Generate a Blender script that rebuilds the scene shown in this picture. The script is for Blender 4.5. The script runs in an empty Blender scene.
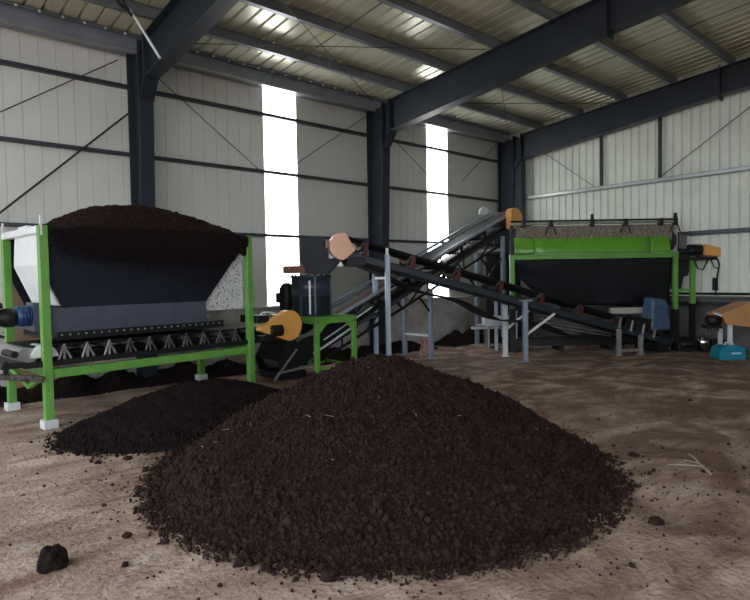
import bpy, bmesh, math, random
import numpy as np
from mathutils import Vector, Matrix, Euler, noise
random.seed(7); rng = np.random.default_rng(7)
scene = bpy.context.scene
COL = scene.collection
PI = math.pi
V = Vector

# ------------------------------------------------------------------ camera
FPX = 571.5; YAW, PITCH, ROLL, CH = math.radians(41.38), math.radians(2.183), math.radians(.957), 1.5
f0 = V((math.sin(YAW), math.cos(YAW), 0)); r0 = V((math.cos(YAW), -math.sin(YAW), 0)); up = V((0, 0, 1))
fw = f0*math.cos(PITCH) - up*math.sin(PITCH)
u0 = up*math.cos(PITCH) + f0*math.sin(PITCH)
rt = r0*math.cos(ROLL) - u0*math.sin(ROLL)
uu = r0*math.sin(ROLL) + u0*math.cos(ROLL)
cam = bpy.data.cameras.new('camera'); co = bpy.data.objects.new('camera', cam); COL.objects.link(co)
M = Matrix((rt, uu, -fw)).transposed().to_4x4(); M.translation = V((0, 0, CH)); co.matrix_world = M
cam.sensor_width = 36; cam.lens = 36*FPX/750; cam.clip_end = 200
scene.camera = co

def W(lat, d, z=0.0):            # ground-plan point: lat metres to the right, d metres ahead of the viewpoint
    p = f0*d + r0*lat
    return V((p.x, p.y, z))

# ------------------------------------------------------------------ materials
MATS = {}
def mat(name, col, rough=.6, metal=0., noise_amt=0., noise_scale=6., col2=None, bump=0., bump_scale=40., dirt=0., dirt_col=(.035, .025, .02), dirt_scale=30., spec=None, coat=0.):
    m = bpy.data.materials.new(name); m.use_nodes = True
    nt = m.node_tree; b = nt.nodes['Principled BSDF']
    b.inputs['Roughness'].default_value = rough; b.inputs['Metallic'].default_value = metal
    if spec is not None: b.inputs['Specular IOR Level'].default_value = spec
    if coat: b.inputs['Coat Weight'].default_value = coat
    tc = nt.nodes.new('ShaderNodeTexCoord')
    base = None
    def rgb(c):
        n = nt.nodes.new('ShaderNodeRGB'); n.outputs[0].default_value = (*c, 1); return n.outputs[0]
    c1 = rgb(col)
    if noise_amt or col2:
        c2 = rgb(col2 if col2 else tuple(max(0, x*(1-noise_amt)) for x in col))
        n = nt.nodes.new('ShaderNodeTexNoise'); n.inputs['Scale'].default_value = noise_scale; n.inputs['Detail'].default_value = 6
        nt.links.new(tc.outputs['Object'], n.inputs['Vector'])
        r = nt.nodes.new('ShaderNodeValToRGB'); r.color_ramp.elements[0].position = .35; r.color_ramp.elements[1].position = .68
        nt.links.new(n.outputs['Fac'], r.inputs['Fac'])
        mx = nt.nodes.new('ShaderNodeMix'); mx.data_type = 'RGBA'
        nt.links.new(r.outputs['Color'], mx.inputs['Factor']); nt.links.new(c1, mx.inputs['A']); nt.links.new(c2, mx.inputs['B'])
        c1 = mx.outputs['Result']
    if dirt:
        n = nt.nodes.new('ShaderNodeTexNoise'); n.inputs['Scale'].default_value = dirt_scale; n.inputs['Detail'].default_value = 3
        nt.links.new(tc.outputs['Object'], n.inputs['Vector'])
        r = nt.nodes.new('ShaderNodeValToRGB'); r.color_ramp.elements[0].position = 1-dirt-.03+ -.2; r.color_ramp.elements[1].position = 1-dirt-.2+.03
        nt.links.new(n.outputs['Fac'], r.inputs['Fac'])
        mx = nt.nodes.new('ShaderNodeMix'); mx.data_type = 'RGBA'
        nt.links.new(r.outputs['Color'], mx.inputs['Factor']); nt.links.new(c1, mx.inputs['A']); nt.links.new(rgb(dirt_col), mx.inputs['B'])
        c1 = mx.outputs['Result']
    nt.links.new(c1, b.inputs['Base Color'])
    if bump:
        n = nt.nodes.new('ShaderNodeTexNoise'); n.inputs['Scale'].default_value = bump_scale; n.inputs['Detail'].default_value = 8
        nt.links.new(tc.outputs['Object'], n.inputs['Vector'])
        bp = nt.nodes.new('ShaderNodeBump'); bp.inputs['Strength'].default_value = bump; bp.inputs['Distance'].default_value = .02
        nt.links.new(n.outputs['Fac'], bp.inputs['Height']); nt.links.new(bp.outputs['Normal'], b.inputs['Normal'])
    MATS[name] = m
    return m
WALLA = mat('pale_wall_sheet', (.70, .70, .65), .45, 0, .08, 1.2)
WALLS = mat('smooth_wall_sheet', (.56, .57, .51), .4, 0, .06, .8)
WALLB = mat('ribbed_wall_sheet', (.74, .78, .69), .4, 0, .12, 1.5)
ROOF = mat('roof_sheet', (.80, .80, .62), .24, .25, .15, 1.2)
FRAME = mat('navy_steel_paint', (.018, .026, .038), .45, 0, .25, 3.)
EAVE = mat('eave_steel', (.26, .29, .34), .35, .3, .2, 2.)
PURLIN = mat('purlin_steel', (.21, .235, .265), .36, .3, .25, 2.)
GIRT = mat('girt_steel', (.07, .075, .085), .4, .4, .25, 2.)
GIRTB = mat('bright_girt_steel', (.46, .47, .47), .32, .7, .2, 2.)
BRICKW = mat('whitewashed_masonry', (.62, .60, .57), .85, 0, 0, 3., col2=(.42, .38, .35), bump=.4, bump_scale=18, dirt=.13, dirt_scale=32, dirt_col=(.12,.09,.075))
BRICKD = mat('shade_darkened_masonry', (.13, .13, .13), .85, 0, .4, 3., bump=.4, bump_scale=18)  # masonry darkened in colour to stand for the unlit gable base
GREEN = mat('green_paint', (.14, .36, .065), .36, 0, .18, 4., dirt=.12, dirt_scale=45)
GREENC = mat('green_paint_clean', (.13, .35, .05), .42, 0, .15, 3.)
NAVY = mat('navy_sheet_steel', (.011, .015, .027), .5, 0, .35, 2.5, dirt=.15, dirt_scale=60, dirt_col=(.012,.009,.008), spec=.25)
SLATE = mat('slate_blue_steel', (.085, .10, .14), .4, .2, .2, 2.5, dirt=.12, dirt_scale=55, dirt_col=(.012, .01, .012))
BLACK = mat('black_steel', (.010, .010, .012), .45, .0, .3, 6., spec=.35)
RUBBER = mat('black_rubber', (.010, .010, .011), .6, 0, .3, 8., spec=.3)
BELTG = mat('dusty_grey_belt', (.105, .105, .11), .5, 0, .4, 5.)
RAILG = mat('dark_grey_rail', (.035, .042, .052), .4, .3, .3, 4.)
GALV = mat('galvanised_post', (.36, .43, .52), .38, .45, .15, 6.)
WHITE = mat('white_paint', (.72, .74, .74), .5, 0, .1, 5.)
SPATTER = mat('spattered_white_sheet', (.62, .62, .61), .5, 0, .1, 5., dirt=.2, dirt_scale=45)
ORANGE = mat('orange_guard_paint', (.80, .38, .09), .45, 0, .12, 5.)
COPPER = mat('peach_guard_paint', (.62, .34, .21), .32, .15, .1, 4.)
RED = mat('dark_red_paint', (.085, .006, .010), .5, 0, .3, 9.)
BLUE = mat('motor_blue', (.012, .05, .15), .35, .1, .2, 5.)
BLUECOV = mat('dusty_blue_cover', (.055, .11, .19), .55, 0, .35, 9., bump=.3, bump_scale=14)
TEAL = mat('teal_plastic', (.015, .22, .33), .4, 0, .15, 6.)
STEEL = mat('worn_bright_steel', (.42, .42, .41), .35, .6, .35, 14.)
SOOTY = mat('soiled_steel', (.13, .115, .105), .6, .2, .3, 14., dirt=.28, dirt_scale=40)
CHROME = mat('polished_steel', (.5, .52, .56), .15, 1.)
DRUM = mat('crusher_navy', (.045, .060, .082), .30, .15, .2, 3.)
TARP = mat('black_tarpaulin', (.008, .009, .012), .55, 0, .3, 3., bump=.3, bump_scale=5, spec=.25)
SOIL = mat('crevice_shade_compost', (.018, .0095, .0075), .95, 0, 0, 25., col2=(.011, .0065, .0055), bump=.8, bump_scale=90, spec=.15)  # base kept darker than the crumbs, painting shade into the crevices
CRUMB = mat('compost_crumb', (.039, .0195, .015), .95, 0, 0, 14., col2=(.014, .0075, .006), bump=.6, bump_scale=160, spec=.2)
SOILD = mat('black_compost', (.019, .012, .0105), .95, 0, 0, 25., col2=(.010, .0065, .006), bump=.8, bump_scale=90, spec=.12)
ROOTY = mat('straw_fluff', (.36, .31, .26), .9, 0, 0, 40., col2=(.04, .03, .025), bump=1., bump_scale=60)
WOOD = mat('weathered_plywood', (.24, .15, .09), .7, 0, .3, 3.)
TWIG = mat('dry_twig', (.42, .34, .27), .8, 0, .3, 20.)
CARD = mat('faded_pink_card', (.38, .27, .23), .8, 0, 0, 14., col2=(.16, .05, .05))
FOAM = mat('white_plate', (.62, .63, .64), .5, 0, .1, 6.)

def emis(name, col, s):
    m = bpy.data.materials.new(name); m.use_nodes = True; nt = m.node_tree
    b = nt.nodes['Principled BSDF']; b.inputs['Base Color'].default_value = (.8, .8, .8, 1)
    b.inputs['Emission Color'].default_value = (*col, 1); b.inputs['Emission Strength'].default_value = s
    return m
DAYPANE = emis('daylit_translucent_panel', (1, 1, 1), 2.6)

def floor_material():
    m = bpy.data.materials.new('packed_earth_floor'); m.use_nodes = True; nt = m.node_tree; b = nt.nodes['Principled BSDF']
    b.inputs['Roughness'].default_value = .85; b.inputs['Specular IOR Level'].default_value = .25
    tc = nt.nodes.new('ShaderNodeTexCoord')
    def nz(scale, det=6, dist=0., stretch=None):
        n = nt.nodes.new('ShaderNodeTexNoise'); n.inputs['Scale'].default_value = scale; n.inputs['Detail'].default_value = det; n.inputs['Distortion'].default_value = dist
        if stretch:
            mp = nt.nodes.new('ShaderNodeMapping'); mp.inputs['Scale'].default_value = stretch; mp.inputs['Rotation'].default_value = (0, 0, -.66)
            nt.links.new(tc.outputs['Object'], mp.inputs['Vector']); nt.links.new(mp.outputs[0], n.inputs['Vector'])
        else: nt.links.new(tc.outputs['Object'], n.inputs['Vector'])
        return n.outputs['Fac']
    def ramp(fac, a, c, ca, cb):
        r = nt.nodes.new('ShaderNodeValToRGB'); e = r.color_ramp.elements
        e[0].position = a; e[1].position = c; e[0].color = (*ca, 1); e[1].color = (*cb, 1); nt.links.new(fac, r.inputs['Fac']); return r.outputs['Color']
    def mix(f, a, c, blend='MIX'):
        x = nt.nodes.new('ShaderNodeMix'); x.data_type = 'RGBA'; x.blend_type = blend
        if isinstance(f, float): x.inputs['Factor'].default_value = f
        else: nt.links.new(f, x.inputs['Factor'])
        nt.links.new(a, x.inputs['A']); nt.links.new(c, x.inputs['B']); return x.outputs['Result']
    base = ramp(nz(.7, 7, 1.2), .36, .62, (.49, .345, .255), (.25, .155, .11))
    streak = ramp(nz(1.5, 9, 1.6, (.6, 1.5, 1)), .38, .66, (.62, .49, .40), (.13, .08, .058))
    c = mix(.5, base, streak)
    pale = nt.nodes.new('ShaderNodeRGB'); pale.outputs[0].default_value = (.62, .56, .50, 1)
    c = mix(ramp(nz(1.1, 10, 2.2), .58, .72, (0, 0, 0), (.7, .7, .7)), c, pale.outputs[0])
    # blotchy dark brown, growing stronger towards the right
    dark = nt.nodes.new('ShaderNodeRGB'); dark.outputs[0].default_value = (.135, .074, .050, 1)
    sx = nt.nodes.new('ShaderNodeSeparateXYZ'); nt.links.new(tc.outputs['Object'], sx.inputs[0])
    mr = nt.nodes.new('ShaderNodeMapRange'); mr.inputs['From Min'].default_value = 1.0; mr.inputs['From Max'].default_value = 3.4; mr.inputs['To Min'].default_value = .1; mr.inputs['To Max'].default_value = .50
    nt.links.new(sx.outputs['X'], mr.inputs['Value'])
    ad = nt.nodes.new('ShaderNodeMath'); ad.operation = 'MULTIPLY'
    nt.links.new(mr.outputs[0], ad.inputs[0]); nt.links.new(ramp(nz(1.3, 9, 1.6), .38, .60, (.15, .15, .15), (1.7, 1.7, 1.7)), ad.inputs[1])
    c = mix(ad.outputs[0], c, dark.outputs[0])
    specks = ramp(nz(24, 7), .60, .72, (0, 0, 0), (1, 1, 1))
    c = mix(specks, c, dark.outputs[0])
    nt.links.new(c, b.inputs['Base Color'])
    s1 = nz(3.2, 9, .6, (.6, 1.8, 1)); s2 = nz(30, 6)
    a = nt.nodes.new('ShaderNodeMath'); a.operation = 'MULTIPLY_ADD'; a.inputs[1].default_value = .25
    nt.links.new(s2, a.inputs[0]); nt.links.new(s1, a.inputs[2])
    bp = nt.nodes.new('ShaderNodeBump'); bp.inputs['Strength'].default_value = .9; bp.inputs['Distance'].default_value = .09
    nt.links.new(a.outputs[0], bp.inputs['Height']); nt.links.new(bp.outputs['Normal'], b.inputs['Normal'])
    return m
FLOOR = floor_material()

# ------------------------------------------------------------------ mesh builder
class MB:
    def __init__(s): s.v = []; s.f = []; s.sm = []
    def add(s, vs, fs, smooth=False):
        o = len(s.v); s.v += [tuple(x) for x in vs]; s.f += [tuple(i+o for i in f) for f in fs]; s.sm += [smooth]*len(fs); return s
    def box(s, x0, x1, y0, y1, z0, z1, m=None):
        vs = [V((x, y, z)) for x in (x0, x1) for y in (y0, y1) for z in (z0, z1)]
        if m: vs = [m @ v for v in vs]
        return s.add(vs, [(0, 1, 3, 2), (4, 6, 7, 5), (0, 4, 5, 1), (2, 3, 7, 6), (0, 2, 6, 4), (1, 5, 7, 3)])
    def hexa(s, b, t):            # bottom quad, top quad (same winding)
        return s.add(list(b)+list(t), [(3, 2, 1, 0), (4, 5, 6, 7)] + [(i, (i+1) % 4, 4+(i+1) % 4, 4+i) for i in range(4)])
    def frame_of(s, a, b, upv=(0, 0, 1)):
        a, b = V(a), V(b); d = (b-a).normalized(); u = V(upv)
        if abs(d.dot(u)) > .98: u = V((1, 0, 0))
        sd = d.cross(u).normalized(); u = sd.cross(d).normalized(); return a, b, sd, u
    def bar(s, a, b, w, h, upv=(0, 0, 1)):
        a, b, sd, u = s.frame_of(a, b, upv)
        c = [sd*w/2*i + u*h/2*j for i, j in ((-1, -1), (1, -1), (1, 1), (-1, 1))]
        return s.hexa([a+x for x in c], [b+x for x in c])
    def tube(s, a, b, r, n=12, r2=None, cap=True):
        a, b, sd, u = s.frame_of(a, b); r2 = r if r2 is None else r2
        vs = []
        for p, q in ((a, r), (b, r2)):
            vs += [p + (sd*math.cos(t*2*PI/n) + u*math.sin(t*2*PI/n))*q for t in range(n)]
        s.add(vs, [(i, (i+1) % n, n+(i+1) % n, n+i) for i in range(n)], True)
        if cap: s.add(vs, [tuple(range(n))[::-1], tuple(range(n, 2*n))])
        return s
    def path(s, pts, r, n=8):
        pts = [V(p) for p in pts]; rings = []
        for i, p in enumerate(pts):
            d = (pts[min(i+1, len(pts)-1)]-pts[max(i-1, 0)]).normalized()
            u = V((0, 0, 1)) if abs(d.z) < .95 else V((1, 0, 0))
            sd = d.cross(u).normalized(); u = sd.cross(d)
            rings += [p + (sd*math.cos(t*2*PI/n)+u*math.sin(t*2*PI/n))*r for t in range(n)]
        fs = [(k*n+i, k*n+(i+1) % n, (k+1)*n+(i+1) % n, (k+1)*n+i) for k in range(len(pts)-1) for i in range(n)]
        s.add(rings, fs, True); s.add(rings, [tuple(range(n))[::-1], tuple(range((len(pts)-1)*n, len(pts)*n))]); return s
    def prism(s, poly, off, smooth=False):     # poly: 3d points, off: extrusion vector
        n = len(poly); p = [V(x) for x in poly]; q = [x+V(off) for x in p]
        s.add(p+q, [tuple(range(n))[::-1], tuple(range(n, 2*n))]); s.add(p+q, [(i, (i+1) % n, n+(i+1) % n, n+i) for i in range(n)], smooth); return s
    def lathe(s, prof, c=(0, 0, 0), axis=(0, 0, 1), n=28):
        c = V(c); ax = V(axis).normalized(); u = V((1, 0, 0)) if abs(ax.x) < .9 else V((0, 1, 0)); sd = ax.cross(u).normalized(); u = sd.cross(ax)
        vs = [c+ax*h+(sd*math.cos(t*2*PI/n)+u*math.sin(t*2*PI/n))*r for r, h in prof for t in range(n)]
        s.add(vs, [(k*n+i, k*n+(i+1) % n, (k+1)*n+(i+1) % n, (k+1)*n+i) for k in range(len(prof)-1) for i in range(n)], True)
        s.add(vs, [tuple(range(n))[::-1], tuple(range((len(prof)-1)*n, len(prof)*n))]); return s
    def build(s, name, material, parent=None, bevel=0, loc=None, solid=0):
        me = bpy.data.meshes.new(name); me.from_pydata(s.v, [], s.f); me.update()
        bm = bmesh.new(); bm.from_mesh(me); bmesh.ops.recalc_face_normals(bm, faces=bm.faces[:]); bm.to_mesh(me); bm.free()
        me.polygons.foreach_set('use_smooth', s.sm[:len(me.polygons)] if len(s.sm) == len(me.polygons) else [False]*len(me.polygons))
        me.materials.append(material)
        o = bpy.data.objects.new(name, me); COL.objects.link(o)
        if parent: o.parent = parent
        if loc: o.location = loc
        if solid:
            md = o.modifiers.new('solid', 'SOLIDIFY'); md.thickness = solid; md.offset = 0
        if bevel:
            md = o.modifiers.new('bevel', 'BEVEL'); md.width = bevel; md.segments = 1; md.limit_method = 'ANGLE'; md.angle_limit = .7
        return o
def thing(name, label, cat, loc=(0, 0, 0), rz=0, group=None):
    o = bpy.data.objects.new(name, None); COL.objects.link(o); o.empty_display_size = .1
    o.location = loc; o.rotation_euler = (0, 0, rz); o['label'] = label; o['category'] = cat
    if group: o['group'] = group
    return o
def tag(o, label, cat, group=None, kind=None):
    o['label'] = label; o['category'] = cat
    if group: o['group'] = group
    if kind: o['kind'] = kind
    return o
def struct(o, label=None, cat=None):
    o['kind'] = 'structure'
    if label: o['label'] = label
    if cat: o['category'] = cat
    return o

# ------------------------------------------------------------------ hall
XL, XR, YB, YF = -3.0, 12.45, 9.0, -7.0          # open at the left end and at the front
RIDGE = 0.6
def zr(y):                                        # underside line of the roof purlins
    return 4.93 + .085*(8.83-y) if y > RIDGE else 4.93+.085*(8.83-RIDGE) - .085*(RIDGE-y)

# floor: finer grid where it is seen
def gx():
    a = list(np.linspace(-30, -3, 12)) + list(np.arange(-2.9, 9, .045)) + list(np.arange(9, 12.6, .12)) + list(np.linspace(14, 40, 8)); return a
def gy():
    return list(np.linspace(-30, -1.5, 14)) + list(np.arange(-1.4, 7, .045)) + list(np.arange(7, 9.3, .09)) + list(np.linspace(10, 30, 6))
def floor_h(x, y):
    if x < -3 or y < -1.6 or x > 12.7 or y > 9.3: return 0.
    return (noise.noise(V((x*.6, y*.6, 0)))*.018 + noise.noise(V((x*2.1+y*.6, y*2.3, 3)))*.010 + abs(noise.noise(V((x*6+y*2, y*5, 7))))*.008 + noise.noise(V((x*16, y*16, 9)))*.0035) - .006
X_, Y_ = gx(), gy()
mb = MB(); nX, nY = len(X_), len(Y_)
mb.v = [(x, y, floor_h(x, y)) for x in X_ for y in Y_]
mb.f = [(i*nY+j, (i+1)*nY+j, (i+1)*nY+j+1, i*nY+j+1) for i in range(nX-1) for j in range(nY-1)]; mb.sm = [True]*len(mb.f)
struct(mb.build('floor', FLOOR))

# back wall (long side): shallow vertical seams, two daylight strips
WIN = [(5.325, 6.02), (9.52, 10.22)]
def sheet_profile(a, b, pitch, depth, wdt, flat=None):
    pts = [(a, 0)]; x = a+pitch/2
    while x < b-.02:
        if not (flat and any(p < x < q for p, q in flat)):
            pts += [(x-wdt, 0), (x-wdt*.45, depth), (x+wdt*.45, depth), (x+wdt, 0)]
        x += pitch
    pts.append((b, 0)); return pts
def wall_strip(mb, pts, z0f, z1f, fn, t=.03):
    n = len(pts); vs = []
    for (a, d) in pts: vs += [fn(a, d, z0f(a)), fn(a, d, z1f(a))]
    mb.add(vs, [(2*i, 2*i+2, 2*i+3, 2*i+1) for i in range(n-1)])
wb = bpy.data.objects.new('wall_back', None); COL.objects.link(wb); struct(wb)
mb = MB(); ms = MB()
for a, b in ((XL, WIN[0][0]), (WIN[1][1], WIN[1][1])):
    if b > a: wall_strip(mb, sheet_profile(a, b, .215, .012, .012), lambda x: 1.0, lambda x: 5.15, lambda a, d, z: (a, 8.97+d, z))
wall_strip(ms, sheet_profile(WIN[0][1], 7.7, .9, .004, .006), lambda x: 1.0, lambda x: 5.15, lambda a, d, z: (a, 8.97+d, z))
wall_strip(mb, sheet_profile(7.7, WIN[1][0], .215, .012, .012), lambda x: 1.0, lambda x: 5.15, lambda a, d, z: (a, 8.97+d, z))
wall_strip(ms, sheet_profile(WIN[1][1], 12.45, .9, .004, .006), lambda x: 1.0, lambda x: 5.15, lambda a, d, z: (a, 8.97+d, z))
mb.build('wall_sheet', WALLA, wb, solid=.02); ms.build('wall_sheet', WALLS, wb, solid=.02)
MB().box(XL, 12.45, 8.96, 9.16, -.05, 1.0).build('masonry_base', BRICKW, wb)
MB().box(XL, 12.45, 8.86, 9.16, 1.0, 1.035).build('masonry_ledge', BRICKW, wb, .008)
def girt(parent, z, m=GIRT):
    g = MB(); g.box(XL, 12.3, 8.86, 8.955, z+.030, z+.037); g.box(XL, 12.3, 8.86, 8.867, z-.012, z+.037); g.box(XL, 12.3, 8.86, 8.955, z-.012, z-.005)
    g.build('girt', m, parent)
for z in (2.28, 3.40, 4.40): girt(wb, z)
eb = MB(); eb.box(XL, 12.2, 8.68, 8.94, 4.88, 5.08); eb.box(XL, 12.2, 8.60, 8.94, 5.08, 5.10); eb.build('eave_beam', EAVE, wb, .006)
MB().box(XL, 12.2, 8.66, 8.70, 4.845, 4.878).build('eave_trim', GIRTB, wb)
def rod(a, b, parent, r=.008, m=FRAME, nm='brace_rod'):
    return MB().tube(a, b, r, 8).build(nm, m, parent)
yb = 8.86
for a, b, r in [((.31, yb, 1.50), (2.98, yb, 4.02), .014), ((.3, yb, 3.03), (2.85, yb, 4.77), .008), ((3.3, yb, 4.73), (5.28, yb, 3.34), .007), ((5.95, yb, 3.63), (7.65, yb, 4.78), .007),
             ((8.3, yb, 4.5), (10.1, yb, 3.38), .007), ((10.6, yb, 3.75), (12.05, yb, 4.88), .007)]: rod(a, b, wb, r)
# windows: translucent strips in the long wall
for k, (a, b) in enumerate(WIN):
    w = bpy.data.objects.new('window_%d' % (k+1), None); COL.objects.link(w); struct(w)
    MB().box(a, b, 8.965, 8.98, 1.035, 5.1).build('pane', DAYPANE, w)
    MB().box(a+.17, a+.178, 8.95, 8.963, 1.04, 5.0).build('seam', GALV, w)
# right wall (gable)
wr = bpy.data.objects.new('wall_right', None); COL.objects.link(wr); struct(wr)
ys = sheet_profile(YF, 9.0, .172, .030, .028)
mb = MB(); wall_strip(mb, ys, lambda y: 1.0, lambda y: zr(y)+.2, lambda a, d, z: (12.42+d, a, z)); mb.build('wall_sheet', WALLB, wr, solid=.01)
MB().box(12.40, 12.62, YF, 9.0, -.05, 1.0).build('masonry_base', BRICKD, wr)
MB().box(12.30, 12.62, YF, 9.0, 1.0, 1.035).build('masonry_ledge', BRICKD, wr, .008)
MB().box(12.27, 12.33, YF, 6.2, .85, .93).build('base_rail', BLACK, wr)
MB().tube((12.28, YF, 1.09), (12.28, 6.0, 1.09), .022).build('conduit', RUBBER, wr)
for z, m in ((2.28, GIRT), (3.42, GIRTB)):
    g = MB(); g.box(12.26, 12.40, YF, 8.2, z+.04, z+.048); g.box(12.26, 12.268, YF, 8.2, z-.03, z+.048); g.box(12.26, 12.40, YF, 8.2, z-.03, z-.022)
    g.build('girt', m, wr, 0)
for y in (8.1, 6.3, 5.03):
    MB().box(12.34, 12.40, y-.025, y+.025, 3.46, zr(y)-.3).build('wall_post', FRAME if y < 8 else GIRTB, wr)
rod((12.33, 5.0, 3.5), (12.33, 2.2, 5.35), wr, .009); rod((12.33, 7.8, 4.52), (12.33, 6.4, 3.45), wr, .007)

wf = bpy.data.objects.new('wall_front_light_block', None); COL.objects.link(wf); struct(wf)  # unseen partial wall, added so daylight falls more from the left
mb = MB(); wall_strip(mb, sheet_profile(3.5, 12.4, .215, .012, .012), lambda x: 1.0, lambda x: zr(YF)+.2, lambda a, d, z: (a, YF-d, z)); mb.build('wall_sheet', WALLA, wf, solid=.02)
MB().box(3.5, 12.4, YF-.2, YF, -.05, 1.0).build('masonry_base', BRICKW, wf)
# roof
ce = bpy.data.objects.new('ceiling', None); COL.objects.link(ce); struct(ce)
xs = sheet_profile(XL, 12.62, .215, .042, .026)
mb = MB()
ylist = [9.15, RIDGE, -7.1]
for k in range(2):
    vs = []
    for (x, d) in xs: vs += [(x, ylist[k], zr(ylist[k])+.17+d), (x, ylist[k+1], zr(ylist[k+1])+.17+d)]
    mb.add(vs, [(2*i, 2*i+2, 2*i+3, 2*i+1) for i in range(len(xs)-1)])
mb.build('roof_sheet', ROOF, ce, solid=.008)
PY = [7.78, 6.74, 5.73, 4.70, 3.67, 2.64, 1.61, .6, -.43, -1.46, -2.5, -3.5, -4.5, -5.5]
for y in PY:
    z = zr(y)
    p = MB(); p.box(XL, 12.4, y-.004, y+.004, z-.02, z+.16); p.box(XL, 12.4, y-.08, y+.004, z-.02, z-.012); p.box(XL, 12.4, y-.004, y+.07, z+.152, z+.16)
    p.build('purlin', PURLIN, ce)
for x in (.7, 5.35, 9.95):
    for a, b in zip([8.7]+PY[:8], PY[:8]):
        rod((x, a, zr(a)+.05), (x, b, zr(b)+.05), ce, .006, FRAME, 'sag_rod')
for a, b in [((3.1, 8.5, 4.97), (7.5, 5.75, 5.12)), ((3.1, 5.75, 5.12), (7.5, 8.5, 4.97)), ((7.8, 8.5, 4.97), (12., 5.75, 5.12)), ((7.8, 5.75, 5.12), (12., 8.5, 4.97)), ((-1.4, 8.5, 4.97), (2.9, 5.75, 5.12))]:
    rod(a, b, ce, .007)
# white dots painted in for daylight leaking through along the eave
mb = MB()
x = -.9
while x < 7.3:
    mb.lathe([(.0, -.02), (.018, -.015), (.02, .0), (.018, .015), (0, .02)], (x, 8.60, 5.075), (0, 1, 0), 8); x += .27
o = mb.build('eave_light_dot', WHITE, ce); o['kind'] = 'stuff'

# portal frames
def portal(x, label, yend=-5.6):
    t = thing('steel_portal_frame', label, 'steel frame', (x, 8.9, 0))
    c = MB()
    hw = .105
    # column: I section, tapering wider to the top (local y negative = into the hall)
    def col_sec(y0b, y0t, z0, z1): pass
    zt = 4.9
    ib, it = -.36, -.52        # inner flange plane at floor / top
    c.hexa([(-hw, ib, 0), (hw, ib, 0), (hw, ib+.014, 0), (-hw, ib+.014, 0)], [(-hw, it, 4.1), (hw, it, 4.1), (hw, it+.014, 4.1), (-hw, it+.014, 4.1)])
    c.box(-hw, hw, -.06, -.046, 0, zt)
    c.hexa([(-.006, ib, 0), (.006, ib, 0), (.006, -.05, 0), (-.006, -.05, 0)], [(-.006, it, 4.1), (.006, it, 4.1), (.006, -.05, 4.1), (-.006, -.05, 4.1)])
    c.build('column', FRAME, t, .003)
    k = MB(); k.box(-.006, .006, -.72, -.05, 4.35, zt); k.box(-.007, .007, -.53, -.05, 4.07, zt); k.hexa([(-hw,-.52,4.10),(hw,-.52,4.10),(hw,-.535,4.10),(-hw,-.535,4.10)],[(-hw,-.70,4.35),(hw,-.70,4.35),(hw,-.715,4.34),(-hw,-.715,4.34)]); k.prism([(0,-.5,4.10),(0,-.70,4.35),(0,-.5,4.35)],(.01,0,0)); k.box(-hw, hw, -.72, -.705, 4.33, zr(8.1)-.01); k.box(-hw, hw, -.5, -.488, 4.1, zr(8.4)-.01)
    k.build('knee_plate', FRAME, t, .003)
    # rafter, tapering
    r = MB(); pts = [(8.2, 4.36), (5.7, 4.60), (3.85, 4.82), (RIDGE, 5.05), (-3.6, 4.76), (yend, 4.55)]
    for (ya, za), (yb_, zb) in zip(pts[:-1], pts[1:]):
        ta, tb = zr(ya)-.032, zr(yb_)-.032; A, B = ya-8.9, yb_-8.9
        r.hexa([(-hw, A, za), (hw, A, za), (hw, B, zb), (-hw, B, zb)], [(-hw, A, za+.014), (hw, A, za+.014), (hw, B, zb+.014), (-hw, B, zb+.014)])
        r.hexa([(-hw, A, ta-.014), (hw, A, ta-.014), (hw, B, tb-.014), (-hw, B, tb-.014)], [(-hw, A, ta), (hw, A, ta), (hw, B, tb), (-hw, B, tb)])
        r.hexa([(-.006, A, za), (.006, A, za), (.006, B, zb), (-.006, B, zb)], [(-.006, A, ta), (.006, A, ta), (.006, B, tb), (-.006, B, tb)])
    r.build('rafter', FRAME, t)
    s = MB()
    s.box(-hw, hw, 3.83-8.9-.012, 3.83-8.9+.012, 4.74, zr(3.83)-.01); s.build('splice_plate', FRAME, t)
    for zz in (4.42, 4.52, 4.62, 4.72, 4.82):
        for xx in (-.075, .075): MB().tube((xx, -.72, zz), (xx, -.735, zz), .014, 6).build('bolt_head', FRAME, t)
    f = MB(); f.box(-hw-.03, hw+.03, ib-.05, -.02, -.01, .02); f.build('base_plate', FRAME, t)
    return t
portal(3.07, 'dark navy steel column and rafter rising behind the loaded hopper')
portal(7.75, 'dark navy steel frame with the column behind the crossing conveyors')
pc = portal(12.13, 'dark navy steel frame standing against the ribbed gable wall')
MB().box(-.06, .12, -.70, -.08, 0, 4.35).build('corner_column', FRAME, pc, .01)

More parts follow.
